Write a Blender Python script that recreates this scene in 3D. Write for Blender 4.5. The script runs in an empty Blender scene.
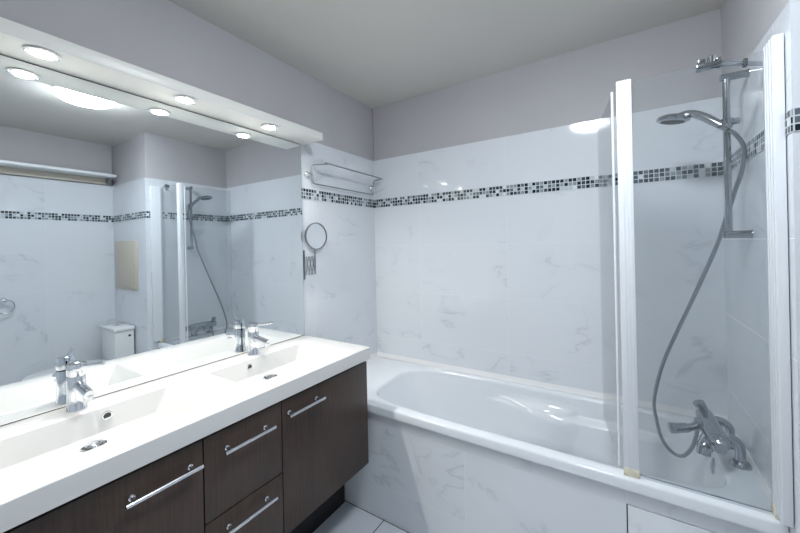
import bpy, bmesh, math, random
from math import sin, cos, pi, radians
from mathutils import Vector, Matrix

S = bpy.context.scene
COL = S.collection
# ------------------------------------------------------------------ camera
cd = bpy.data.cameras.new('camera'); cam = bpy.data.objects.new('camera', cd); COL.objects.link(cam); S.camera = cam
YAW, ROLL = -0.5665, -0.0209
F = Vector((sin(YAW), cos(YAW), 0)); R = Vector((cos(YAW), -sin(YAW), 0)); U = Vector((0, 0, 1))
R2 = R*cos(ROLL) + U*sin(ROLL); U2 = U*cos(ROLL) - R*sin(ROLL)
m = Matrix((R2, U2, -F)).transposed().to_4x4(); m.translation = (1.5571, -2.089, 1.415)
cam.matrix_world = m
cd.sensor_width = 36; cd.lens = 344.48*36/800; cd.shift_x = -0.6/800; cd.shift_y = -(266.5-244.9)/800
cd.clip_start = 0.02
# ------------------------------------------------------------------ light + exposure
w = bpy.data.worlds.new('world'); S.world = w; w.use_nodes = True
w.node_tree.nodes['Background'].inputs[0].default_value = (.75, .85, 1, 1)
w.node_tree.nodes['Background'].inputs[1].default_value = 0.3
LAMP_E = 70.0        # ceiling lamp dome emission
SPOT_W = 3.3         # each downlight
S.view_settings.view_transform = 'Standard'; S.view_settings.look = 'None'
S.view_settings.gamma = 1; S.view_settings.use_curve_mapping = False
S.view_settings.exposure = 0.22

# ------------------------------------------------------------------ dimensions
H = 2.45; W = 1.954; W2 = 2.668; YO = -.74; YF = -2.95
ZT = 2.0515; M1 = 1.7595; M2 = 1.6964; ZR = .587; ZC = .9037; YM = -.7083; DC = .4845; VL = -2.085

# ------------------------------------------------------------------ materials
def newmat(name):
    mt = bpy.data.materials.new(name); mt.use_nodes = True
    return mt, mt.node_tree, mt.node_tree.nodes['Principled BSDF']
def pm(name, col, rough=.5, metal=0., ior=1.45, noise=0., nscale=8., bump=0., coat=0.):
    mt, nt, b = newmat(name)
    b.inputs['Base Color'].default_value = (*col, 1); b.inputs['Roughness'].default_value = rough
    b.inputs['Metallic'].default_value = metal; b.inputs['IOR'].default_value = ior
    b.inputs['Coat Weight'].default_value = coat
    if noise or bump:
        g = nt.nodes.new('ShaderNodeNewGeometry'); n = nt.nodes.new('ShaderNodeTexNoise'); n.inputs['Scale'].default_value = nscale
        n.inputs['Detail'].default_value = 5
        nt.links.new(g.outputs['Position'], n.inputs['Vector'])
        if noise:
            r = nt.nodes.new('ShaderNodeMapRange'); r.inputs[3].default_value = 1-noise; r.inputs[4].default_value = 1+noise
            r.inputs[1].default_value = .3; r.inputs[2].default_value = .7
            nt.links.new(n.outputs['Fac'], r.inputs[0])
            x = nt.nodes.new('ShaderNodeMix'); x.data_type = 'RGBA'; x.blend_type = 'MULTIPLY'; x.inputs[0].default_value = 1
            x.inputs[6].default_value = (*col, 1); nt.links.new(r.outputs[0], x.inputs[7]); nt.links.new(x.outputs[2], b.inputs['Base Color'])
        if bump:
            bp = nt.nodes.new('ShaderNodeBump'); bp.inputs['Strength'].default_value = bump; bp.inputs['Distance'].default_value = .002
            nt.links.new(n.outputs['Fac'], bp.inputs['Height']); nt.links.new(bp.outputs[0], b.inputs['Normal'])
    return mt
def MATH(nt, op, a, b=None, c=None):
    n = nt.nodes.new('ShaderNodeMath'); n.operation = op
    for i, v in enumerate((a, b, c)):
        if v is None: continue
        if isinstance(v, (int, float)): n.inputs[i].default_value = v
        else: nt.links.new(v, n.inputs[i])
    return n.outputs[0]
def MIX(nt, f, a, b):
    x = nt.nodes.new('ShaderNodeMix'); x.data_type = 'RGBA'
    for i, v in ((0, f), (6, a), (7, b)):
        if isinstance(v, tuple): x.inputs[i].default_value = (*v, 1)
        elif isinstance(v, (int, float)): x.inputs[i].default_value = v
        else: nt.links.new(v, x.inputs[i])
    return x.outputs[2]
def tile_mat(name, ax, u0, pu, v0, pv, base=(.75, .785, .83), vein=(.42, .46, .52), grout=(.80, .81, .83), gw=.0022, rough=.07, vax='Z', veins=1., groutmix=.65):
    mt, nt, b = newmat(name)
    g = nt.nodes.new('ShaderNodeNewGeometry'); sp = nt.nodes.new('ShaderNodeSeparateXYZ'); nt.links.new(g.outputs['Position'], sp.inputs[0])
    def cell(o, o0, p):
        t = MATH(nt, 'DIVIDE', MATH(nt, 'SUBTRACT', o, o0), p)
        fr = MATH(nt, 'FRACT', MATH(nt, 'ADD', t, 50.))
        d = MATH(nt, 'MULTIPLY', MATH(nt, 'MINIMUM', fr, MATH(nt, 'SUBTRACT', 1., fr)), p)
        return MATH(nt, 'FLOOR', MATH(nt, 'ADD', t, 50.)), d
    cu, du = cell(sp.outputs[ax], u0, pu); cv, dv = cell(sp.outputs[vax], v0, pv)
    line = MATH(nt, 'LESS_THAN', MATH(nt, 'MINIMUM', du, dv), gw/2)
    cb = nt.nodes.new('ShaderNodeCombineXYZ'); nt.links.new(cu, cb.inputs[0]); nt.links.new(cv, cb.inputs[1])
    wn = nt.nodes.new('ShaderNodeTexWhiteNoise'); nt.links.new(cb.outputs[0], wn.inputs[0])
    sc = nt.nodes.new('ShaderNodeVectorMath'); sc.operation = 'SCALE'; nt.links.new(wn.outputs['Color'], sc.inputs[0]); sc.inputs['Scale'].default_value = 9.
    ad = nt.nodes.new('ShaderNodeVectorMath'); nt.links.new(g.outputs['Position'], ad.inputs[0]); nt.links.new(sc.outputs[0], ad.inputs[1])
    def noise(scale, det, dist, vec=ad.outputs[0], rot=None):
        n = nt.nodes.new('ShaderNodeTexNoise'); n.inputs['Scale'].default_value = scale; n.inputs['Detail'].default_value = det
        n.inputs['Distortion'].default_value = dist
        if rot:
            mp = nt.nodes.new('ShaderNodeMapping'); mp.inputs['Rotation'].default_value = rot; mp.inputs['Scale'].default_value = (1, 1, 1.6)
            nt.links.new(vec, mp.inputs[0]); vec = mp.outputs[0]
        nt.links.new(vec, n.inputs['Vector']); return n.outputs['Fac']
    n1 = noise(2.3, 5, .7, rot=(.5, .5, .3)); n2 = noise(2.9, 2, 0)
    ridge = MATH(nt, 'SUBTRACT', 1., MATH(nt, 'MINIMUM', 1., MATH(nt, 'MULTIPLY', MATH(nt, 'ABSOLUTE', MATH(nt, 'SUBTRACT', n1, .5)), 60.)))
    mask = MATH(nt, 'MINIMUM', 1., MATH(nt, 'MAXIMUM', 0., MATH(nt, 'MULTIPLY', MATH(nt, 'SUBTRACT', n2, .5), 7.)))
    v = MATH(nt, 'MULTIPLY', MATH(nt, 'MULTIPLY', ridge, mask), .37*veins)
    soft = MATH(nt, 'SUBTRACT', 1., MATH(nt, 'MINIMUM', 1., MATH(nt, 'MULTIPLY', MATH(nt, 'ABSOLUTE', MATH(nt, 'SUBTRACT', n1, .5)), 9.)))
    v2 = MATH(nt, 'ADD', v, MATH(nt, 'MULTIPLY', MATH(nt, 'MULTIPLY', soft, mask), .09*veins))
    c = MIX(nt, v2, base, vein)
    c = MIX(nt, MATH(nt, 'MULTIPLY', line, groutmix), c, grout)
    nt.links.new(c, b.inputs['Base Color'])
    nt.links.new(MATH(nt, 'ADD', rough, MATH(nt, 'MULTIPLY', line, .4)), b.inputs['Roughness'])
    b.inputs['IOR'].default_value = 1.5
    # hand laid tiles are very slightly uneven
    n3 = noise(2.2, 1, 0, vec=g.outputs['Position'])
    hgt = MATH(nt, 'ADD', MATH(nt, 'MULTIPLY', n3, .35), MATH(nt, 'MULTIPLY', line, -.25))
    bp = nt.nodes.new('ShaderNodeBump'); bp.inputs['Strength'].default_value = .15; bp.inputs['Distance'].default_value = .003
    nt.links.new(hgt, bp.inputs['Height']); nt.links.new(bp.outputs[0], b.inputs['Normal'])
    return mt
def mosaic_mat(name, ax, v0):
    mt, nt, b = newmat(name)
    g = nt.nodes.new('ShaderNodeNewGeometry'); sp = nt.nodes.new('ShaderNodeSeparateXYZ'); nt.links.new(g.outputs['Position'], sp.inputs[0])
    p = (M1-M2)/3
    def cell(o, o0, off=0.):
        t = MATH(nt, 'ADD', MATH(nt, 'DIVIDE', MATH(nt, 'SUBTRACT', o, o0), p), 400.)
        fr = MATH(nt, 'FRACT', t)
        return MATH(nt, 'FLOOR', t), MATH(nt, 'MINIMUM', fr, MATH(nt, 'SUBTRACT', 1., fr))
    cu, du = cell(sp.outputs[ax], 0.); cv, dv = cell(sp.outputs['Z'], v0)
    line = MATH(nt, 'LESS_THAN', MATH(nt, 'MINIMUM', du, dv), .09)
    cb = nt.nodes.new('ShaderNodeCombineXYZ'); nt.links.new(cu, cb.inputs[0]); nt.links.new(cv, cb.inputs[1])
    wn = nt.nodes.new('ShaderNodeTexWhiteNoise'); nt.links.new(cb.outputs[0], wn.inputs[0])
    r = nt.nodes.new('ShaderNodeValToRGB'); r.color_ramp.interpolation = 'CONSTANT'
    els = [(0, (.012, .022, .032)), (.27, (.045, .07, .09)), (.46, (.12, .16, .19)), (.60, (.28, .33, .37)), (.77, (.55, .60, .64)), (.92, (.75, .78, .80))]
    while len(r.color_ramp.elements) < len(els): r.color_ramp.elements.new(.5)
    for e, (q, c) in zip(r.color_ramp.elements, els): e.position = q; e.color = (*c, 1)
    nt.links.new(wn.outputs['Value'], r.inputs[0])
    nt.links.new(MIX(nt, line, r.outputs[0], (.62, .66, .69)), b.inputs['Base Color'])
    nt.links.new(MATH(nt, 'ADD', .1, MATH(nt, 'MULTIPLY', line, .5)), b.inputs['Roughness'])
    return mt
TP = (.387, .598, 1.41, .33)
M = {}
M['tile_y'] = tile_mat('marble_tile_back', 'X', *TP)
M['tile_x'] = tile_mat('marble_tile_side', 'Y', -.02, .598, 1.41, .33)
M['tile_apron'] = tile_mat('marble_tile_apron', 'X', .955, .608, .482, .31)
M['tile_floor'] = tile_mat('floor_tile', 'X', .508, .33, -.655, .33, base=(.66, .70, .76), vein=(.5, .54, .6), grout=(.03, .035, .04), gw=.005, rough=.25, vax='Y', veins=.5, groutmix=1.)
M['mos_y'] = mosaic_mat('mosaic_back', 'X', M2); M['mos_x'] = mosaic_mat('mosaic_side', 'Y', M2)
M['paint'] = pm('grey_lilac_paint', (.50, .49, .51), .6, noise=.04, nscale=1.5, bump=.1)
M['ceil'] = pm('ceiling_paint', (.66, .64, .60), .7, noise=.04, nscale=1.1)
M['grout'] = pm('white_sealant', (.82, .83, .84), .4)
M['acrylic'] = pm('white_acrylic', (.76, .80, .845), .12, ior=1.5)
M['basin'] = pm('white_cast_mineral', (.67, .672, .665), .16, ior=1.5)
M['white'] = pm('white_lacquer', (.82, .84, .86), .3)
M['barwhite'] = pm('cream_white_laminate', (.80, .80, .76), .35)
M['chrome'] = pm('chrome', (.80, .82, .85), .07, 1.)
M['satin'] = pm('satin_metal', (.72, .74, .78), .22, 1.)
M['shower_chrome'] = pm('shower_chrome', (.40, .43, .46), .10, 1.)  # base darkened to stand in for dark reflections the white room lacks
M['steel'] = pm('brushed_hose_metal', (.33, .355, .38), .28, 1.)
M['dark'] = pm('dark_void', (.008, .008, .009), .5)
M['hole'] = pm('dark_hole_shade', (.05, .05, .045), .4)
M['edge'] = pm('dark_mirror_edge', (.05, .06, .06), .4)
M['silver'] = pm('mirror_silver', (.83, .865, .88), .0, 1.)
M['silver2'] = pm('magnifying_mirror_silver', (.93, .94, .95), .02, 1.)
M['profile'] = pm('white_powder_coated_profile', (.80, .83, .87), .3)
M['yellowed'] = pm('yellowed_seal', (.74, .69, .55), .5, noise=.15, nscale=40)
M['beige'] = pm('beige_hatch_paint', (.62, .57, .48), .5)
M['ceramic'] = pm('white_ceramic', (.80, .82, .83), .1, ior=1.5)
M['rubber'] = pm('dark_rubber', (.03, .035, .04), .6)
M['gap_shade'] = pm('black_gap_shade', (.01, .009, .008), .6)
# dark wenge wood with fine vertical grain
mt, nt, b = newmat('wenge_wood'); M['wenge'] = mt
g = nt.nodes.new('ShaderNodeNewGeometry'); mp = nt.nodes.new('ShaderNodeMapping'); mp.inputs['Scale'].default_value = (60, 60, 2.2)
nt.links.new(g.outputs['Position'], mp.inputs[0])
n = nt.nodes.new('ShaderNodeTexNoise'); n.inputs['Scale'].default_value = 3.; n.inputs['Detail'].default_value = 6; nt.links.new(mp.outputs[0], n.inputs['Vector'])
n2 = nt.nodes.new('ShaderNodeTexNoise'); n2.inputs['Scale'].default_value = 4.; nt.links.new(g.outputs['Position'], n2.inputs['Vector'])
f1 = MATH(nt, 'ADD', MATH(nt, 'MULTIPLY', n.outputs['Fac'], .6), MATH(nt, 'MULTIPLY', n2.outputs['Fac'], .6))
rr = nt.nodes.new('ShaderNodeMapRange'); rr.inputs[1].default_value = .38; rr.inputs[2].default_value = .82; nt.links.new(f1, rr.inputs[0])
nt.links.new(MIX(nt, rr.outputs[0], (.027, .0150, .0100), (.070, .043, .031)), b.inputs['Base Color'])
b.inputs['Roughness'].default_value = .33
bp = nt.nodes.new('ShaderNodeBump'); bp.inputs['Strength'].default_value = .15; bp.inputs['Distance'].default_value = .001
nt.links.new(n.outputs['Fac'], bp.inputs['Height']); nt.links.new(bp.outputs[0], b.inputs['Normal'])
# clear shower glass: tinted see-through pane with fresnel reflection
mt, nt, b = newmat('shower_glass'); M['glass'] = mt; nt.nodes.remove(b)
tr = nt.nodes.new('ShaderNodeBsdfTransparent'); tr.inputs[0].default_value = (.925, .936, .94, 1)
gl = nt.nodes.new('ShaderNodeBsdfGlossy'); gl.inputs['Roughness'].default_value = .02
df = nt.nodes.new('ShaderNodeBsdfDiffuse'); df.inputs[0].default_value = (.75, .8, .85, 1)
lw = nt.nodes.new('ShaderNodeLayerWeight'); lw.inputs[0].default_value = .5
frs = MATH(nt, 'ADD', .035, MATH(nt, 'MULTIPLY', MATH(nt, 'POWER', lw.outputs['Facing'], 5.), .9))
m1 = nt.nodes.new('ShaderNodeMixShader'); m2 = nt.nodes.new('ShaderNodeMixShader'); m2.inputs[0].default_value = .03
nt.links.new(frs, m1.inputs[0]); nt.links.new(tr.outputs[0], m1.inputs[1]); nt.links.new(gl.outputs[0], m1.inputs[2])
nt.links.new(m1.outputs[0], m2.inputs[1]); nt.links.new(df.outputs[0], m2.inputs[2])
nt.links.new(m2.outputs[0], nt.nodes['Material Output'].inputs[0])
def emit(name, col, s):
    mt, nt, b = newmat(name); b.inputs['Base Color'].default_value = (.8, .8, .8, 1)
    b.inputs['Emission Color'].default_value = (*col, 1); b.inputs['Emission Strength'].default_value = s; return mt
M['lamp'] = emit('lit_opal_diffuser', (.89, .95, 1.), LAMP_E)
M['bulb'] = emit('lit_halogen_capsule', (1., .95, .86), 60.)

# ------------------------------------------------------------------ helpers
class MB:
    def __init__(s): s.bm = bmesh.new()
    def _mi(s, faces, mi):
        for f in faces: f.material_index = mi
    def box(s, a, b, bev=0., mi=0, seg=2):
        t = bmesh.new(); bmesh.ops.create_cube(t, size=1)
        for v in t.verts: v.co = Vector([(a[i]+b[i])/2 + v.co[i]*(b[i]-a[i]) for i in range(3)])
        if bev: bmesh.ops.bevel(t, geom=t.edges[:], offset=bev, segments=seg, profile=.5, affect='EDGES')
        s.merge(t, mi); return s
    def merge(s, t, mi=0, smooth=False):
        for f in t.faces: f.material_index = mi; f.smooth = smooth
        me = bpy.data.meshes.new('tmp'); t.to_mesh(me); t.free(); s.bm.from_mesh(me); bpy.data.meshes.remove(me)
    def tube(s, pts, r, n=12, mi=0, cap=True):
        pts = [Vector(p) for p in pts]; rs = r if isinstance(r, (list, tuple)) else [r]*len(pts)
        t = bmesh.new(); rings = []; prev = None
        for i, p in enumerate(pts):
            d = (pts[min(i+1, len(pts)-1)] - pts[max(i-1, 0)]).normalized()
            if prev is None: u = d.orthogonal().normalized()
            else:
                u = prev - d*prev.dot(d); u = u.normalized() if u.length > 1e-6 else d.orthogonal().normalized()
            prev = u; v = d.cross(u)
            rings.append([t.verts.new(p + (u*cos(2*pi*k/n) + v*sin(2*pi*k/n))*rs[i]) for k in range(n)])
        for A, B in zip(rings, rings[1:]):
            for k in range(n): f = t.faces.new((A[k], A[(k+1) % n], B[(k+1) % n], B[k]))
        if cap: t.faces.new(rings[0][::-1]); t.faces.new(rings[-1])
        for f in t.faces: f.smooth = len(f.verts) == 4; f.material_index = mi
        bmesh.ops.recalc_face_normals(t, faces=t.faces[:])
        me = bpy.data.meshes.new('tmp'); t.to_mesh(me); t.free(); s.bm.from_mesh(me); bpy.data.meshes.remove(me); return s
    def lathe(s, prof, loc, axis=(0, 0, 1), n=32, mi=0, cap=True):
        # prof: (radius, height along axis)
        ax = Vector(axis).normalized(); u = ax.orthogonal().normalized(); v = ax.cross(u); loc = Vector(loc)
        t = bmesh.new(); rings = []
        for (r, h) in prof:
            r = max(r, 1e-5)
            rings.append([t.verts.new(loc + ax*h + (u*cos(2*pi*k/n)+v*sin(2*pi*k/n))*r) for k in range(n)])
        for A, B in zip(rings, rings[1:]):
            for k in range(n): t.faces.new((A[k], A[(k+1) % n], B[(k+1) % n], B[k]))
        if cap: t.faces.new(rings[0][::-1]); t.faces.new(rings[-1])
        for f in t.faces: f.smooth = len(f.verts) == 4; f.material_index = mi
        bmesh.ops.recalc_face_normals(t, faces=t.faces[:])
        me = bpy.data.meshes.new('tmp'); t.to_mesh(me); t.free(); s.bm.from_mesh(me); bpy.data.meshes.remove(me); return s
    def build(s, name, mats, parent=None, shift=None, autosmooth=None):
        me = bpy.data.meshes.new(name)
        if shift: bmesh.ops.translate(s.bm, verts=s.bm.verts[:], vec=-Vector(shift))
        s.bm.to_mesh(me); s.bm.free()
        me.set_sharp_from_angle(angle=radians(38))
        for mm in (mats if isinstance(mats, (list, tuple)) else [mats]): me.materials.append(M[mm] if isinstance(mm, str) else mm)
        o = bpy.data.objects.new(name, me); COL.objects.link(o)
        if parent:
            o.parent = parent
            P = Vector((0, 0, 0)); q = parent
            while q: P += q.location; q = q.parent
            o.location = -P if not shift else Vector(shift)-P
        elif shift: o.location = shift
        return o
def smooth_path(pts, n=8):
    pts = [Vector(p) for p in pts]; out = []
    for i in range(len(pts)-1):
        p0 = pts[max(i-1, 0)]; p1 = pts[i]; p2 = pts[i+1]; p3 = pts[min(i+2, len(pts)-1)]
        for k in range(n):
            t = k/n
            out.append(.5*((2*p1)+(-p0+p2)*t+(2*p0-5*p1+4*p2-p3)*t*t+(-p0+3*p1-3*p2+p3)*t**3))
    return out+[pts[-1]]
def arc_path(pts, r, n=5):
    # polyline with rounded corners
    pts = [Vector(p) for p in pts]; out = [pts[0]]
    for a, b, c in zip(pts, pts[1:], pts[2:]):
        d1 = (a-b).normalized(); d2 = (c-b).normalized(); q1 = b+d1*r; q2 = b+d2*r
        for k in range(n+1):
            t = k/n; out.append(q1*(1-t)**2 + b*2*t*(1-t) + q2*t*t)
    return out+[pts[-1]]
def thing(name, loc, label, cat, group=None):
    o = bpy.data.objects.new(name, None); COL.objects.link(o); o.location = loc; o.empty_display_size = .05
    return tag(o, label, cat, group)
def tag(o, label, cat, group=None):
    o['label'] = label; o['category'] = cat
    if group: o['group'] = group
    return o
def struct(o): o['kind'] = 'structure'; return o
def dup(o, parent=None, loc=None):
    c = o.copy(); COL.objects.link(c); c.parent = parent
    if loc is not None: c.location = loc
    for ch in o.children: dup(ch, c)
    return c

# ------------------------------------------------------------------ room shell
TH = .12; PR = .006   # painted upper wall stands back behind the tile face
struct(MB().box((-TH, YF-TH, -.1), (W2+TH, TH, 0)).build('floor', 'tile_floor'))
struct(MB().box((-TH, YF-TH, H), (W2+TH, TH, H+.1)).build('ceiling', 'ceil'))
def wall(name, a, b, tm, axis, sgn):
    mb = MB(); mb.box(a, (b[0], b[1], ZT), 0)
    a2 = list(a); b2 = list(b); a2[2] = ZT
    if sgn > 0: b2[axis] -= PR
    else: a2[axis] += PR
    mb.box(a2, b2, 0, 1)
    return struct(mb.build(name, [tm, 'paint']))
wall('wall_left', (-TH, YF-TH, 0), (0, TH, H), 'tile_x', 0, 1)
wall('wall_back', (0, 0, 0), (W+.02, TH, H), 'tile_y', 1, -1)
wall('wall_right', (W2, YF-TH, 0), (W2+TH, YO, H), 'tile_x', 0, -1)
mb = MB(); mb.box((W, YO, 0), (W2+TH, TH, ZT), 0, 0); mb.box((W+PR, YO+PR, ZT), (W2+TH, TH, H), 0, 2)
o = mb.build('wall_stub', ['tile_x', 'tile_y', 'paint'])
for p in o.data.polygons:
    if p.material_index == 0 and abs(p.normal.y) > .5: p.material_index = 1
struct(o)
wall('wall_front', (0, YF-TH, 0), (W2, YF, H), 'tile_y', 1, 1)
# mosaic bands, a hair proud of the tiles
q = .0025
struct(MB().box((0, YF, M2), (q, 0, M1)).build('trim_1', 'mos_x'))
struct(MB().box((q, -q, M2), (W-q, 0, M1)).build('trim_2', 'mos_y'))
struct(MB().box((W-q, YO, M2), (W, 0, M1)).build('trim_3', 'mos_x'))
struct(MB().box((W, YO-q, M2), (W2-q, YO, M1)).build('trim_4', 'mos_y'))
struct(MB().box((W2-q, YF, M2), (W2, YO, M1)).build('trim_5', 'mos_x'))

# ------------------------------------------------------------------ vanity unit
T = thing('vanity_unit', (.24, -1.395, 0), 'dark wenge wood vanity unit under the white double washbasin top', 'vanity cabinet')
XF = .4638; ZK = .312; ZB = .8449
MB().box((.004, VL+.024, ZK), (XF-.02, YM-.030, .800), .001).build('carcass', 'wenge', T)
for ya, yb in ((VL+.006, VL+.0238), (YM-.0298, YM-.012)): MB().box((.004, ya, ZK), (XF-.02, yb, ZB-.0005), .001).build('side_panel', 'wenge', T)
MB().box((XF-.045, VL+.024, .8005), (XF-.028, YM-.030, ZB-.0005), 0).build('top_rail', 'gap_shade', T)  # rail coloured black for the shade in the gap under the top
MB().box((.012, VL+.05, 0), (.250, -.664, ZK)).build('plinth', 'dark', T)
YS = [VL+.006, -1.527, -1.236, YM-.004]; ZTOP = ZB-.015
def handle(parent, y0, y1, z):
    mb = MB(); x = XF+.032
    mb.tube([(x, y0, z), (x, y1, z)], .0062, 12)
    for y in (y0+.022, y1-.022): mb.tube([(XF, y, z), (XF+.004, y, z), (XF+.005, y, z), (x, y, z)], [.008, .008, .005, .005], 12)
    h = mb.build('handle', 'satin', parent); h['label'] = 'satin metal bar handle'
def front(name, y0, y1, z0, z1, hy0, hy1, hz):
    g_ = .0018
    d = MB().box((XF-.018, y0+g_, z0+g_), (XF, y1-g_, z1-g_), .0012).build(name, 'wenge', T)
    handle(d, hy0, hy1, hz)
front('door', YS[0], YS[1], ZK, ZTOP, -1.735, -1.545, .767)
front('drawer', YS[1], YS[2], .562, ZTOP, -1.475, -1.288, .767)
front('drawer', YS[1], YS[2], ZK, .562, -1.475, -1.288, .51)
front('door', YS[2], YS[3], ZK, ZTOP, -1.225, -1.04, .776)

# ------------------------------------------------------------------ double washbasin top (one moulded piece)
BX0, BX1 = .112, .394; BC = (-1.715, -1.075); BH = .247; BD = .082
def basin_top():
    bm = bmesh.new()
    x0, x1, y0, y1 = .0035, DC, VL, YM; zt, zb = ZC, ZB
    xs = [x0, BX0, BX1, x1]; ys = [y0, BC[0]-BH, BC[0]+BH, BC[1]-BH, BC[1]+BH, y1]
    vt = {(i, j): bm.verts.new((xs[i], ys[j], zt)) for i in range(4) for j in range(6)}
    for i in range(3):
        for j in range(5):
            if i == 1 and j in (1, 3): continue
            bm.faces.new((vt[i, j], vt[i+1, j], vt[i+1, j+1], vt[i, j+1]))
    # outer skirt
    per = [(i, 0) for i in range(4)]+[(3, j) for j in range(1, 6)]+[(i, 5) for i in (2, 1, 0)]+[(0, j) for j in (4, 3, 2, 1)]
    lo = {k: bm.verts.new((vt[k].co.x, vt[k].co.y, zb)) for k in per}
    for a, c in zip(per, per[1:]+per[:1]): bm.faces.new((vt[a], lo[a], lo[c], vt[c]))
    # bowls: steep back wall, gently sloped ends, floor falling to the drain
    for j in (1, 3):
        yc = BC[j//2]
        T4 = [vt[1, j], vt[2, j], vt[2, j+1], vt[1, j+1]]
        B4 = [bm.verts.new(c) for c in ((BX0+.010, yc-BH+.05, zt-BD), (BX1-.05, yc-BH+.05, zt-BD+.012), (BX1-.05, yc+BH-.05, zt-BD+.012), (BX0+.010, yc+BH-.05, zt-BD))]
        for k in range(4): bm.faces.new((T4[k], B4[k], B4[(k+1) % 4], T4[(k+1) % 4]))
        bm.faces.new(B4)
    bmesh.ops.recalc_face_normals(bm, faces=bm.faces[:])
    bmesh.ops.bevel(bm, geom=[e for e in bm.edges if len(e.link_faces) == 2 and e.calc_face_angle(0) > .3], offset=.004, segments=3, profile=.5, affect='EDGES')
    for f in bm.faces: f.smooth = False
    mb = MB(); mb.bm.free(); mb.bm = bm
    return mb
T = thing('double_washbasin', (.24, -1.395, ZB), 'white moulded double washbasin countertop on the dark vanity unit', 'washbasin')
basin_top().build('basin_top', 'basin', T)
for yc in BC:
    zf = ZC-BD+.0045; dy_ = yc if yc < -1.4 else yc-.015
    MB().lathe([(0, -.003), (.031, -.003), (.033, 0), (.031, .003), (.028, .0033), (.027, .001)], (.205, dy_, zf)).build('drain', 'chrome', T)
    MB().lathe([(0, 0), (.0268, 0), (.0268, .0012), (0, .0012)], (.205, dy_, zf)).build('drain_gap_shade', 'hole', T)  # dark disc stands in for the shade between ring and plug
    MB().lathe([(.020, 0), (.020, .007), (.017, .0085), (0, .0095)], (.205, dy_, zf)).build('drain_plug', 'chrome', T)
    oy = -1.655 if yc < -1.4 else -1.135
    mb = MB(); mb.lathe([(.0105, 0), (.0145, 0), (.0150, .002), (.0135, .004), (.0105, .003)], (BX0+.004, oy, ZC-.032), (1, 0, -.12), cap=False)
    mb.lathe([(0, .001), (.0107, .0012)], (BX0+.0045, oy, ZC-.032), (1, 0, -.12), mi=1)
    mb.build('overflow_ring', ['chrome', 'hole'], T)

# ------------------------------------------------------------------ basin mixers
def faucet(y, label):
    x = .062; z = ZC
    T = thing('basin_mixer', (x, y, z), label, 'tap', 'chrome basin mixers')
    MB().lathe([(.027, 0), (.027, .004), (.0255, .007), (.0245, .05), (.0245, .108), (.024, .110)], (x, y, z)).build('body', 'chrome', T)
    MB().lathe([(.0235, 0), (.0248, .002), (.0248, .034), (.023, .040), (.016, .043), (0, .044)], (x, y, z+.112), (.10, 0, 1)).build('cap', 'chrome', T)
    MB().tube([(x+.012, y, z+.082), (x+.07, y+.002, z+.074), (x+.108, y+.003, z+.068)], [.0145, .0142, .014], 20).build('spout', 'chrome', T)
    mb = MB(); mb.tube([(x+.099, y+.003, z+.066), (x+.098, y+.003, z+.050)], [.0125, .0115], 16); mb.build('aerator', 'satin', T)
    mb = MB(); mb.tube([(x+.008, y+.004, z+.140), (x+.05, y+.020, z+.146), (x+.100, y+.040, z+.154)], [.0065, .0055, .0048], 12); mb.build('lever', 'chrome', T)
    MB().tube([(x-.03, y, z), (x-.03, y, z+.05), (x-.03, y, z+.056)], [.0022, .0022, .004], 8).build('pop_up_rod', 'chrome', T)
    return T
faucet(BC[0], 'chrome single lever basin mixer nearest the camera, behind the left basin')
faucet(BC[1], 'chrome single lever basin mixer behind the right basin, by the mirror end')

# ------------------------------------------------------------------ wall mirror + light bar
T = thing('wall_mirror', (0, -1.395, ZC), 'large frameless wall mirror between washbasin top and light bar', 'mirror')
MB().box((.0028, VL, ZC+.0005), (.0065, YM, 2.0095)).build('backing', 'edge', T)
MB().box((.0066, VL+.002, ZC+.003), (.0075, YM-.0015, 2.007)).build('mirror_glass', 'silver', T)
T = thing('light_bar', (.08, -1.395, 2.011), 'long white light bar with three downlights above the mirror', 'light fixture')
BZ = 2.011; BXF = .162; BY1 = -.685; BY0 = -2.1
MB().box((.0005, BY0, BZ), (BXF, BY1, 2.052), .002).build('housing', 'barwhite', T)
for i, y in enumerate((-1.79, -1.39, -1.0)):
    x = .114
    mb = MB(); mb.lathe([(.028, -.001), (.033, -.0008), (.040, -.004), (.040, -.006), (.028, -.006), (.026, -.0035)], (x, y, BZ)); d = mb.build('downlight', 'white', T)
    d['label'] = 'round lit downlight'
    MB().lathe([(0, -.007), (.026, -.007), (.0262, -.0055), (0, -.0052)], (x, y, BZ)).build('bulb', 'bulb', d)
    for s in (-1, 1): MB().lathe([(0, -.0085), (.003, -.0085), (.0035, -.0055)], (x, y+s*.035, BZ), n=10).build('clip', 'satin', d)
    L = bpy.data.lights.new('downlight_beam', 'AREA'); L.shape = 'DISK'; L.size = .044; L.energy = SPOT_W; L.color = (1., .955, .89); L.spread = radians(150)
    lo = bpy.data.objects.new('downlight_beam', L); COL.objects.link(lo); lo.location = (x, y, BZ-.0095)

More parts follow.
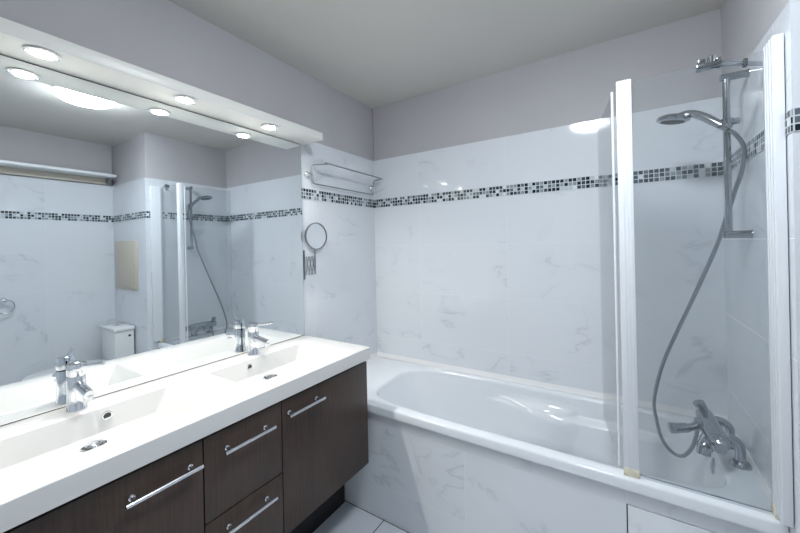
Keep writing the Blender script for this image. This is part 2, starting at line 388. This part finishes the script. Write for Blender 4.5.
# ------------------------------------------------------------------ bath
T = thing('bathtub', (1., -.34, 0), 'white built-in bathtub with moulded armrests behind the marble tiled panel', 'bathtub')
TX0, TX1, TY0, TY1 = .003, W-.003, -.668, -.003
def bath_mesh():
    N = 288; cx, cy = 1.10, -.342
    XL, XR, YA, YB = .340, 1.868, -.616, -.040
    bm = bmesh.new(); rings = []
    ang = [2*pi*k/N for k in range(N)]
    def se(a, xl, xr, ya, yb, nl, nr):
        ca, sa = cos(a), sin(a); nn = nr if ca > 0 else nl
        ex = 2./nn; hx = (xr-cx) if ca > 0 else (cx-xl); hy = (yb-cy) if sa > 0 else (cy-ya)
        return cx + hx*math.copysign(abs(ca)**ex, ca), cy + hy*math.copysign(abs(sa)**ex, sa)
    open_ = [se(a, XL, XR, YA, YB, 4.6, 6.) for a in ang]
    # outer rectangle: radial projection, corners snapped
    out = []
    for (x, y) in open_:
        dx, dy = x-cx, y-cy
        t = min(((TX1-cx)/dx if dx > 1e-9 else ((TX0-cx)/dx if dx < -1e-9 else 1e9)), ((TY1-cy)/dy if dy > 1e-9 else ((TY0-cy)/dy if dy < -1e-9 else 1e9)))
        out.append([cx+dx*t, cy+dy*t])
    for X in (TX0, TX1):
        for Y in (TY0, TY1):
            k = min(range(N), key=lambda i: (out[i][0]-X)**2+(out[i][1]-Y)**2); out[k] = [X, Y]
    def inset(p, d): return (min(max(p[0], TX0+d), TX1-d), min(max(p[1], TY0+d), TY1-d))
    rings.append([(p[0], p[1], ZR-.040) for p in out])
    rings.append([(p[0], p[1], ZR-.008) for p in out])
    rings.append([(*inset(p, .0025), ZR-.0025) for p in out])
    rings.append([(*inset(p, .008), ZR) for p in out])
    mid = [((a[0]*.3+b_[0]*.7), (a[1]*.3+b_[1]*.7)) for a, b_ in zip(out, open_)]
    rings.append([(p[0], p[1], ZR) for p in mid])
    D = .40
    def sm(t): t = max(0, min(1, t)); return t*t*(3-2*t)
    deps = [0, .0015, .005, .011, .018, .026]+[.026+.0075*i for i in range(1, 22)]+[.20, .225, .25, .275, .30, .325, .345, .362, .375, .385, .392, .397, .40]
    for d in deps:
        t = d/D
        roll = .009*(1-max(0, 1-d/.010)**2)
        bot = 0 if d < .30 else .115*(1-math.sqrt(max(0, 1-((d-.30)/.10)**2)))
        side = roll+.045*t+bot
        xl = XL+roll+.27*t**1.15+bot*1.2; xr = XR-roll-.05*t-bot*1.2; ya = YA+side; yb = YB-side
        nl = 4.6-.4*t; nr = 6.-1.5*t
        ring = []
        for a in ang:
            x, y = se(a, xl, xr, ya, yb, nl, nr)
            # armrest relief on the long sides
            if x < 1.305:
                amt = .080*sm((x-.84)/.42)*(1-sm((x-1.285)/.02)); top = .100-.052*sm((x-.90)/.38)
                amt2 = .050*sm((x-1.285)/.03); top2 = .098
            else: amt = 0; top = 1; amt2 = .050*sm((x-1.285)/.03)*(1-sm((x-1.66)/.10)); top2 = .098
            push = max(amt*sm((d-top)/.012), amt2*sm((d-top2)/.012))
            if push:
                fade = 1-sm((d-.24)/.10)*.6
                if sin(a) > 0: y = min(y, yb+.0)-push*fade*(1 if y > cy else 0)*sm((y-cy)/.08)
                else: y = y+push*fade*sm((cy-y)/.08)
            ring.append((x, y, ZR-d))
        rings.append(ring)
    xlb, ylb = .86, 0
    last = rings[-1]
    for s_ in (.7, .4, .15): rings.append([(cx+.1+(p[0]-cx-.1)*s_, cy+(p[1]-cy)*s_, ZR-D-.004*(1-s_)) for p in last])
    V = [[bm.verts.new(p) for p in r] for r in rings]
    for A, B in zip(V, V[1:]):
        for k in range(N): bm.faces.new((A[k], A[(k+1) % N], B[(k+1) % N], B[k]))
    bm.faces.new(V[-1])
    bmesh.ops.recalc_face_normals(bm, faces=bm.faces[:])
    for f in bm.faces: f.smooth = True
    mb = MB(); mb.bm.free(); mb.bm = bm
    return mb
tub = bath_mesh().build('tub_shell', 'acrylic', T)
up = sum(p.normal.z for p in tub.data.polygons if abs(p.center.z-ZR) < .001)
if up < 0:
    tub.data.flip_normals()
tub.data.set_sharp_from_angle(angle=radians(60))
MB().lathe([(0, .012), (.020, .012), (.030, .009), (.034, .004), (.034, 0)], (1.858, -.30, .522), (-1, 0, .12)).build('overflow_plate', 'shower_chrome', T)
MB().lathe([(0, .004), (.024, .004), (.034, .002), (.036, 0)], (1.62, -.342, ZR-.4035)).build('drain', 'chrome', T)
# sealing strip between bath and wall tiles
mb = MB()
def wedge(p0, p1, inward, d=.013, h=.026):
    p0 = Vector(p0); p1 = Vector(p1); n_ = Vector(inward); t = bmesh.new()
    vs = [t.verts.new(q_) for P_ in (p0, p1) for q_ in (P_, P_+n_*d, P_+n_*(d*.55)+Vector((0, 0, h*.4)), P_+n_*.003+Vector((0, 0, h)), P_+Vector((0, 0, h)))]
    for k in range(5): t.faces.new((vs[k], vs[(k+1) % 5], vs[5+(k+1) % 5], vs[5+k]))
    t.faces.new(vs[:5][::-1]); t.faces.new(vs[5:]); bmesh.ops.recalc_face_normals(t, faces=t.faces[:]); mb.merge(t)
z_ = ZR+.0002
wedge((.0005, -.0005, z_), (W-.0005, -.0005, z_), (0, -1, 0)); wedge((W-.0005, -.612, z_), (W-.0005, -.014, z_), (-1, 0, 0), h=.016); wedge((.0005, -.666, z_), (.0005, -.014, z_), (1, 0, 0))
mb.build('sealant_strip', 'grout', T)

T = thing('tub_surround', (1., -.655, 0), 'marble tiled front surround below the bathtub rim', 'bath surround')
MB().box((.001, -.650, .0), (1.5605, -.630, ZR-.041)).build('tiled_panel', 'tile_apron', T)
MB().box((1.5605, -.650, .489), (W-.001, -.630, ZR-.041)).build('tiled_strip', 'tile_apron', T)
MB().box((1.5605, -.640, .0), (W-.001, -.630, .489)).build('hatch_recess', 'dark', T)
MB().box((1.5645, -.651, .004), (W-.004, -.641, .4855), .001).build('access_hatch', 'tile_apron', T)

# ------------------------------------------------------------------ shower screen
GY = -.635; ZG = 1.974; PX = 1.578
T = thing('shower_screen', (1.75, GY, ZR), 'clear glass shower screen in white profiles standing on the bath rim', 'shower screen')
def fluted(name, x0, x1, y0, y1, z0, z1, face, parent):
    mb = MB(); mb.box((x0, y0, z0), (x1, y1, z1), .002)
    if face == 'y':
        n_ = 3; 
        for k in range(n_):
            xx = x0+(x1-x0)*(.3+.22*k); mb.box((xx, y0-.0010, z0), (xx+.005, y0+.001, z1), .0004)
    else:
        for k in range(4):
            yy = y0+(y1-y0)*(.08+.235*k); mb.box((x0-.0012, yy, z0), (x0+.001, yy+.008, z1), .0004)
    return mb.build(name, 'profile', parent)
PW = .0225
fluted('end_post', PX-PW, PX+PW, GY-.014, GY+.014, ZR+.012, ZG, 'y', T)
MB().box((PX-PW-.001, GY-.016, ZR+.0003), (PX+PW+.001, GY+.016, ZR+.028), .002).build('post_foot', 'yellowed', T)['label'] = 'yellowed post foot'
fluted('wall_channel', W-.024, W-.0026, -.706, GY+.014, ZR+.018, ZG+.008, 'x', T)
MB().box((W-.026, GY-.02, ZR+.0003), (W-.0026, GY+.016, ZR+.034), .002).build('channel_foot', 'yellowed', T)['label'] = 'yellowed channel foot'
MB().box((PX+PW-.004, GY-.003, ZR+.008), (W-.018, GY+.003, ZG-.004)).build('glass_pane', 'glass', T)
MB().box((PX+PW, GY-.004, ZR+.0003), (W-.021, GY+.004, ZR+.008)).build('bottom_seal', 'satin', T)
# stabiliser arm: clamp on the glass top, bar to the wall
mb = MB(); mb.box((1.775, GY-.012, ZG-.022), (1.835, GY+.012, ZG-.004), .002)
mb.box((1.778, GY-.013, ZG-.006), (1.796, GY+.013, ZG+.010), .002); mb.lathe([(.010, 0), (.010, .02), (.006, .022)], (1.812, GY, ZG-.004)); mb.box((1.822, GY-.012, ZG-.006), (1.834, GY+.012, ZG+.006), .002)
mb.build('glass_clamp', 'shower_chrome', T)
MB().tube([(1.825, GY, ZG-.012), (1.90, GY+.045, ZG-.012), (W-.0005, GY+.085, ZG-.012)], .007, 12).build('support_arm', 'shower_chrome', T)
MB().box((1.893, GY+.032, ZG-.024), (1.903, GY+.05, ZG+.0), .002).build('arm_joint', 'rubber', T)
# folding leaf, swung inwards over the bath
a = Vector((1.543, -.612)); b_ = Vector((1.482, -.245)); d = (b_-a).normalized(); nrm = Vector((-d.y, d.x))*.003
bm = bmesh.new()
for z in (.602, ZG-.03): 
    for p in (a-nrm, b_-nrm, b_+nrm, a+nrm): bm.verts.new((p.x, p.y, z))
bm.verts.ensure_lookup_table(); v = bm.verts
for f in ((3, 2, 1, 0), (4, 5, 6, 7), (0, 1, 5, 4), (1, 2, 6, 5), (2, 3, 7, 6), (3, 0, 4, 7)): bm.faces.new([v[i] for i in f])
mb = MB(); mb.bm.free(); mb.bm = bm; mb.build('folding_leaf', 'glass', T)
mb = MB(); mb.tube([(1.543, -.612, .598), (1.543, -.612, ZG-.02)], .0045, 10); mb.build('hinge_rod', 'profile', T)

# ------------------------------------------------------------------ shower rail, handset, hose, bath mixer
RY = -.39; RX = 1.893
T = thing('shower_rail', (RX, RY, 1.43), 'chrome vertical slide rail on the right tiled wall', 'shower rail')
MB().tube([(RX, RY, 1.425), (RX, RY, 2.0)], .0105, 20).build('rail_tube', 'shower_chrome', T)
for z in (1.428, 1.999):
    MB().tube([(RX-.016, RY, z), (RX-.013, RY, z), (W-.004, RY, z), (W-.0003, RY, z)], [.011, .0135, .0135, .015], 20).build('wall_bracket', 'shower_chrome', T)
mb = MB(); mb.lathe([(.0108, -.018), (.017, -.016), (.0175, .016), (.0108, .018)], (RX, RY, 1.832), cap=False)
mb.tube([(RX, RY, 1.835), (RX+.03, RY-.004, 1.835), (RX+.034, RY-.004, 1.835)], [.011, .012, .009], 16)
mb.tube([(RX-.010, RY-.018, 1.819), (RX-.018, RY-.024, 1.825)], [.013, .015], 16)
mb.build('slider', 'shower_chrome', T)
T = thing('hand_shower', (1.80, -.42, 1.87), 'chrome hand shower resting in the slide rail holder', 'shower head')
hp = smooth_path([(1.893, -.408, 1.805), (1.881, -.402, 1.820), (1.860, -.388, 1.845), (1.836, -.372, 1.872), (1.808, -.354, 1.896), (1.785, -.342, 1.906), (1.765, -.334, 1.906)], 6)
MB().tube(hp, [.0105+.0045*sin(pi*min(1, i/len(hp)*1.1)) for i in range(len(hp))], 16).build('grip', 'shower_chrome', T)
ax = (.16, -.08, 1)
MB().lathe([(0, -.012), (.046, -.012), (.054, -.008), (.056, -.001), (.050, .008), (.030, .016), (0, .019)], (1.747, -.325, 1.898), ax, n=36).build('spray_head', 'shower_chrome', T)
MB().lathe([(0, -.0155), (.034, -.0150), (.040, -.0125)], (1.747, -.325, 1.898), ax, n=36).build('spray_face', 'rubber', T)
hose = smooth_path([(1.894, -.409, 1.803), (1.915, -.403, 1.782), (1.937, -.392, 1.735), (1.934, -.376, 1.66), (1.915, -.363, 1.58), (1.893, -.354, 1.49), (1.869, -.342, 1.392), (1.813, -.30, 1.211), (1.762, -.265, 1.057), (1.705, -.22, .872), (1.675, -.19, .70), (1.681, -.20, .615), (1.698, -.215, .543), (1.730, -.225, .502), (1.765, -.235, .50), (1.792, -.247, .545), (1.806, -.257, .60), (1.811, -.2615, .637)], 8)
tag(MB().tube(hose, .0072, 10).build('shower_hose', 'steel'), 'grey metal shower hose hanging from hand shower down to bath mixer', 'hose')
T = thing('bath_mixer', (1.915, -.31, ZR), 'chrome bath mixer standing on the right end of the bathtub rim', 'tap')
ZM = .682; BXm = 1.842
MB().tube([(BXm, -.205, ZM), (BXm, -.21, ZM), (BXm, -.30, ZM), (BXm, -.38, ZM), (BXm, -.445, ZM), (BXm, -.45, ZM)], [.022, .030, .034, .034, .032, .024], 24).build('body', 'shower_chrome', T)
for y in (-.235, -.375):
    MB().tube(arc_path([(1.914, y, ZR+.004), (1.914, y, ZM-.004), (BXm+.01, y, ZM-.002)], .035), .0155, 16).build('pillar', 'shower_chrome', T)
    MB().lathe([(.014, .020), (.022, .016), (.030, .007), (.031, .0003)], (1.914, y, ZR), (0, 0, 1)).build('escutcheon', 'shower_chrome', T)
MB().tube([(BXm, -.232, ZM+.018), (BXm-.012, -.232, ZM+.040), (BXm-.022, -.232, ZM+.056), (BXm-.024, -.232, ZM+.060)], [.015, .018, .021, .016], 20).build('diverter_knob', 'shower_chrome', T)
MB().tube([(BXm-.02, -.318, ZM), (BXm-.045, -.322, ZM+.004), (BXm-.050, -.322, ZM+.005)], [.024, .023, .016], 20).build('cartridge_cap', 'shower_chrome', T)
MB().tube([(1.822, -.258, ZM-.010), (1.811, -.262, ZM-.045)], [.012, .0105], 14).build('hose_outlet', 'shower_chrome', T)
MB().tube(smooth_path([(1.80, -.332, ZM), (1.775, -.345, ZM-.008), (1.745, -.358, ZM-.012), (1.718, -.366, ZM-.016), (1.708, -.368, ZM-.018)], 4), [.014]*5+[.018]*5+[.020]*5+[.015, .008], 14).build('lever', 'shower_chrome', T)
MB().tube(smooth_path([(BXm-.004, -.385, ZM-.004), (BXm-.022, -.41, ZM-.018), (BXm-.036, -.43, ZM-.038), (BXm-.040, -.438, ZM-.058)], 4), [.026]*5+[.024]*4+[.021]*4, 18).build('spout', 'shower_chrome', T)
MB().lathe([(0, .034), (.018, .034), (.024, .028), (.026, .006), (.020, 0)], (BXm, -.450, ZM), (0, -1, 0)).build('control_knob', 'shower_chrome', T)

# ------------------------------------------------------------------ towel rack and magnifying mirror on the left wall
T = thing('towel_rack', (0, -.33, 1.84), 'chrome wire towel rack above the mosaic band beside the mirror', 'towel rack')
for y in (-.665, -.035):
    MB().lathe([(.018, 0), (.020, .002), (.020, .007), (.014, .012), (.010, .028), (.0, .030)], (.0002, y if y < -.1 else y, 1.842), (1, 0, 0)).build('wall_mount', 'chrome', T)
mb = MB()
Y0, Y1 = -.638, -.040
mb.tube(arc_path([(.100, Y0+.055, 1.906), (.022, Y0, 1.902), (.026, Y0, 1.790), (.026, Y1, 1.790), (.026, Y1, 1.890), (.104, Y1, 1.900)], .014), .0044, 10)
mb.tube([(.104, Y1+.006, 1.900), (.100, Y0+.03, 1.908)], .0044, 10)
mb.build('wire_frame', 'steel', T)
for y, ye in ((-.665, Y0), (-.035, Y1)): MB().tube([(.020, y, 1.842), (.026, ye, 1.842)], .0042, 10).build('cross_arm', 'steel', T)
T = thing('magnifying_mirror', (.0, -.69, 1.31), 'round magnifying mirror on a chrome scissor arm beside the large mirror', 'shaving mirror')
MB().box((.0003, -.703, 1.225), (.010, -.694, 1.395), .002).build('wall_plate', 'steel', T)
mb = MB(); nx = 3; y0_, y1_ = -.694, -.625; dy = (y1_-y0_)/nx
for k in range(nx):
    ya = y0_+k*dy
    for s_ in (0, 1):
        mb.tube([(.012+.006*s_, ya, 1.250+.108*s_), (.012+.006*s_, ya+dy, 1.358-.108*s_)], .0024, 8)
mb.build('scissor_arm', 'steel', T)
MB().tube(arc_path([(.018, -.625, 1.25), (.018, -.625, 1.385), (.022, -.625, 1.392), (.024, -.625, 1.402)], .005), .004, 10).build('upright', 'steel', T)
mc = (.028, -.622, 1.478); na = (1, -.08, .0)
MB().lathe([(.074, -.006), (.080, -.006), (.0815, 0), (.080, .006), (.075, .006)], mc, na, n=48, cap=False).build('ring_frame', 'steel', T)
MB().lathe([(0, .0022), (.0755, .0022), (.0755, -.0022), (0, -.0022)], mc, na, n=48).build('mirror_disc', 'silver2', T)

# ------------------------------------------------------------------ ceiling lamp
LC = (1.37, -1.285)
T = thing('ceiling_lamp', (*LC, H), 'round white opal ceiling lamp, lit, seen in the mirror and tiles', 'ceiling light')
MB().lathe([(.155, 0), (.155, -.018), (.148, -.022), (0, -.022)], (*LC, H)).build('lamp_base', 'white', T)
MB().lathe([(.150, -.018), (.150, -.035), (.140, -.05), (.11, -.063), (.06, -.071), (0, -.073)], (*LC, H), n=48).build('diffuser', 'lamp', T)

# ------------------------------------------------------------------ things seen in the mirror: toilet, hatch, shelf, holder
T = thing('toilet', (2.37, -.80, 0), 'white close-coupled toilet against the stub wall, seen in the mirror', 'toilet')
def ring_loft(sections, n=40, mi=0):
    bm = bmesh.new(); V = []
    for (cx, cy, hx, hyf, hyb, z, p) in sections:
        r = []
        for k in range(n):
            a = 2*pi*k/n; ca, sa = cos(a), sin(a); e = 2/p
            r.append(bm.verts.new((cx+hx*math.copysign(abs(ca)**e, ca), cy+(hyb if sa > 0 else hyf)*math.copysign(abs(sa)**e, sa), z)))
        V.append(r)
    for A, B in zip(V, V[1:]):
        for k in range(n): bm.faces.new((A[k], A[(k+1) % n], B[(k+1) % n], B[k]))
    bm.faces.new(V[0][::-1]); bm.faces.new(V[-1])
    bmesh.ops.recalc_face_normals(bm, faces=bm.faces[:])
    for f in bm.faces: f.smooth = True
    mb = MB(); mb.bm.free(); mb.bm = bm; return mb
TXc = 2.36
ring_loft([(TXc, -1.05, .11, .22, .26, 0, 2.6), (TXc, -1.05, .10, .2, .26, .12, 2.6), (TXc, -1.08, .14, .26, .28, .27, 2.4), (TXc, -1.10, .178, .31, .33, .37, 2.3), (TXc, -1.10, .18, .315, .335, .395, 2.3)]).build('bowl', 'ceramic', T)
ring_loft([(TXc, -1.12, .182, .30, .22, .396, 2.2), (TXc, -1.12, .185, .305, .225, .405, 2.2), (TXc, -1.12, .185, .305, .225, .425, 2.2), (TXc, -1.12, .17, .29, .21, .436, 2.2)]).build('seat_lid', 'white', T)
MB().box((TXc-.165, -.895, .39), (TXc+.165, -.752, .70), .012, seg=3).build('cistern', 'ceramic', T)
MB().box((TXc-.175, -.905, .70), (TXc+.175, -.751, .732), .010, seg=3).build('cistern_lid', 'ceramic', T)
MB().lathe([(.024, 0), (.024, .004), (.020, .007), (0, .008)], (TXc, -.83, .732)).build('flush_button', 'chrome', T)
MB().lathe([(.010, 0), (.010, .003), (0, .004)], (TXc-.165, -.79, .652), (-1, 0, 0)).build('side_plug', 'rubber', T)
T = thing('access_hatch', (2.37, YO, 1.28), 'beige painted inspection hatch on the stub wall, seen in the mirror', 'access hatch')
MB().box((2.13, YO-.012, 1.05), (2.60, YO-.0003, 1.505), .003).build('hatch_frame', 'beige', T)
MB().box((2.145, YO-.017, 1.065), (2.585, YO-.0121, 1.488), .002).build('hatch_door', 'beige', T)
MB().lathe([(.007, 0), (.007, .004), (0, .005)], (2.16, YO-.017, 1.28), (0, -1, 0), n=12).build('latch', 'satin', T)
T = thing('wall_shelf', (W2, -1.8, 2.08), 'long white shelf above the wall tiles, seen in the mirror', 'shelf')
MB().box((W2-.19, YF+.05, 2.115), (W2-.0065, YO-.03, 2.137), .001).build('shelf_board', 'white', T)
MB().box((W2-.03, YF+.05, 2.06), (W2-.0065, YO-.06, 2.1145), .001).build('batten', 'beige', T)
MB().box((W2-.09, YO-.06, 2.065), (W2-.0065, YO-.048, 2.1145), .001).build('shelf_bracket', 'steel', T)
T = thing('towel_ring', (W2, -1.49, 1.0), 'chrome ring holder on the far tiled wall at the mirror edge', 'towel ring')
MB().lathe([(.022, 0), (.024, .004), (.020, .012), (.008, .016), (.008, .05), (0, .052)], (W2-.0003, -1.47, 1.03), (-1, 0, 0)).build('wall_mount', 'chrome', T)
rp = [(W2-.045, -1.47+.055*sin(2*pi*k/28), .985+.055*cos(2*pi*k/28)) for k in range(29)]
MB().tube(rp, .006, 10).build('ring', 'chrome', T)
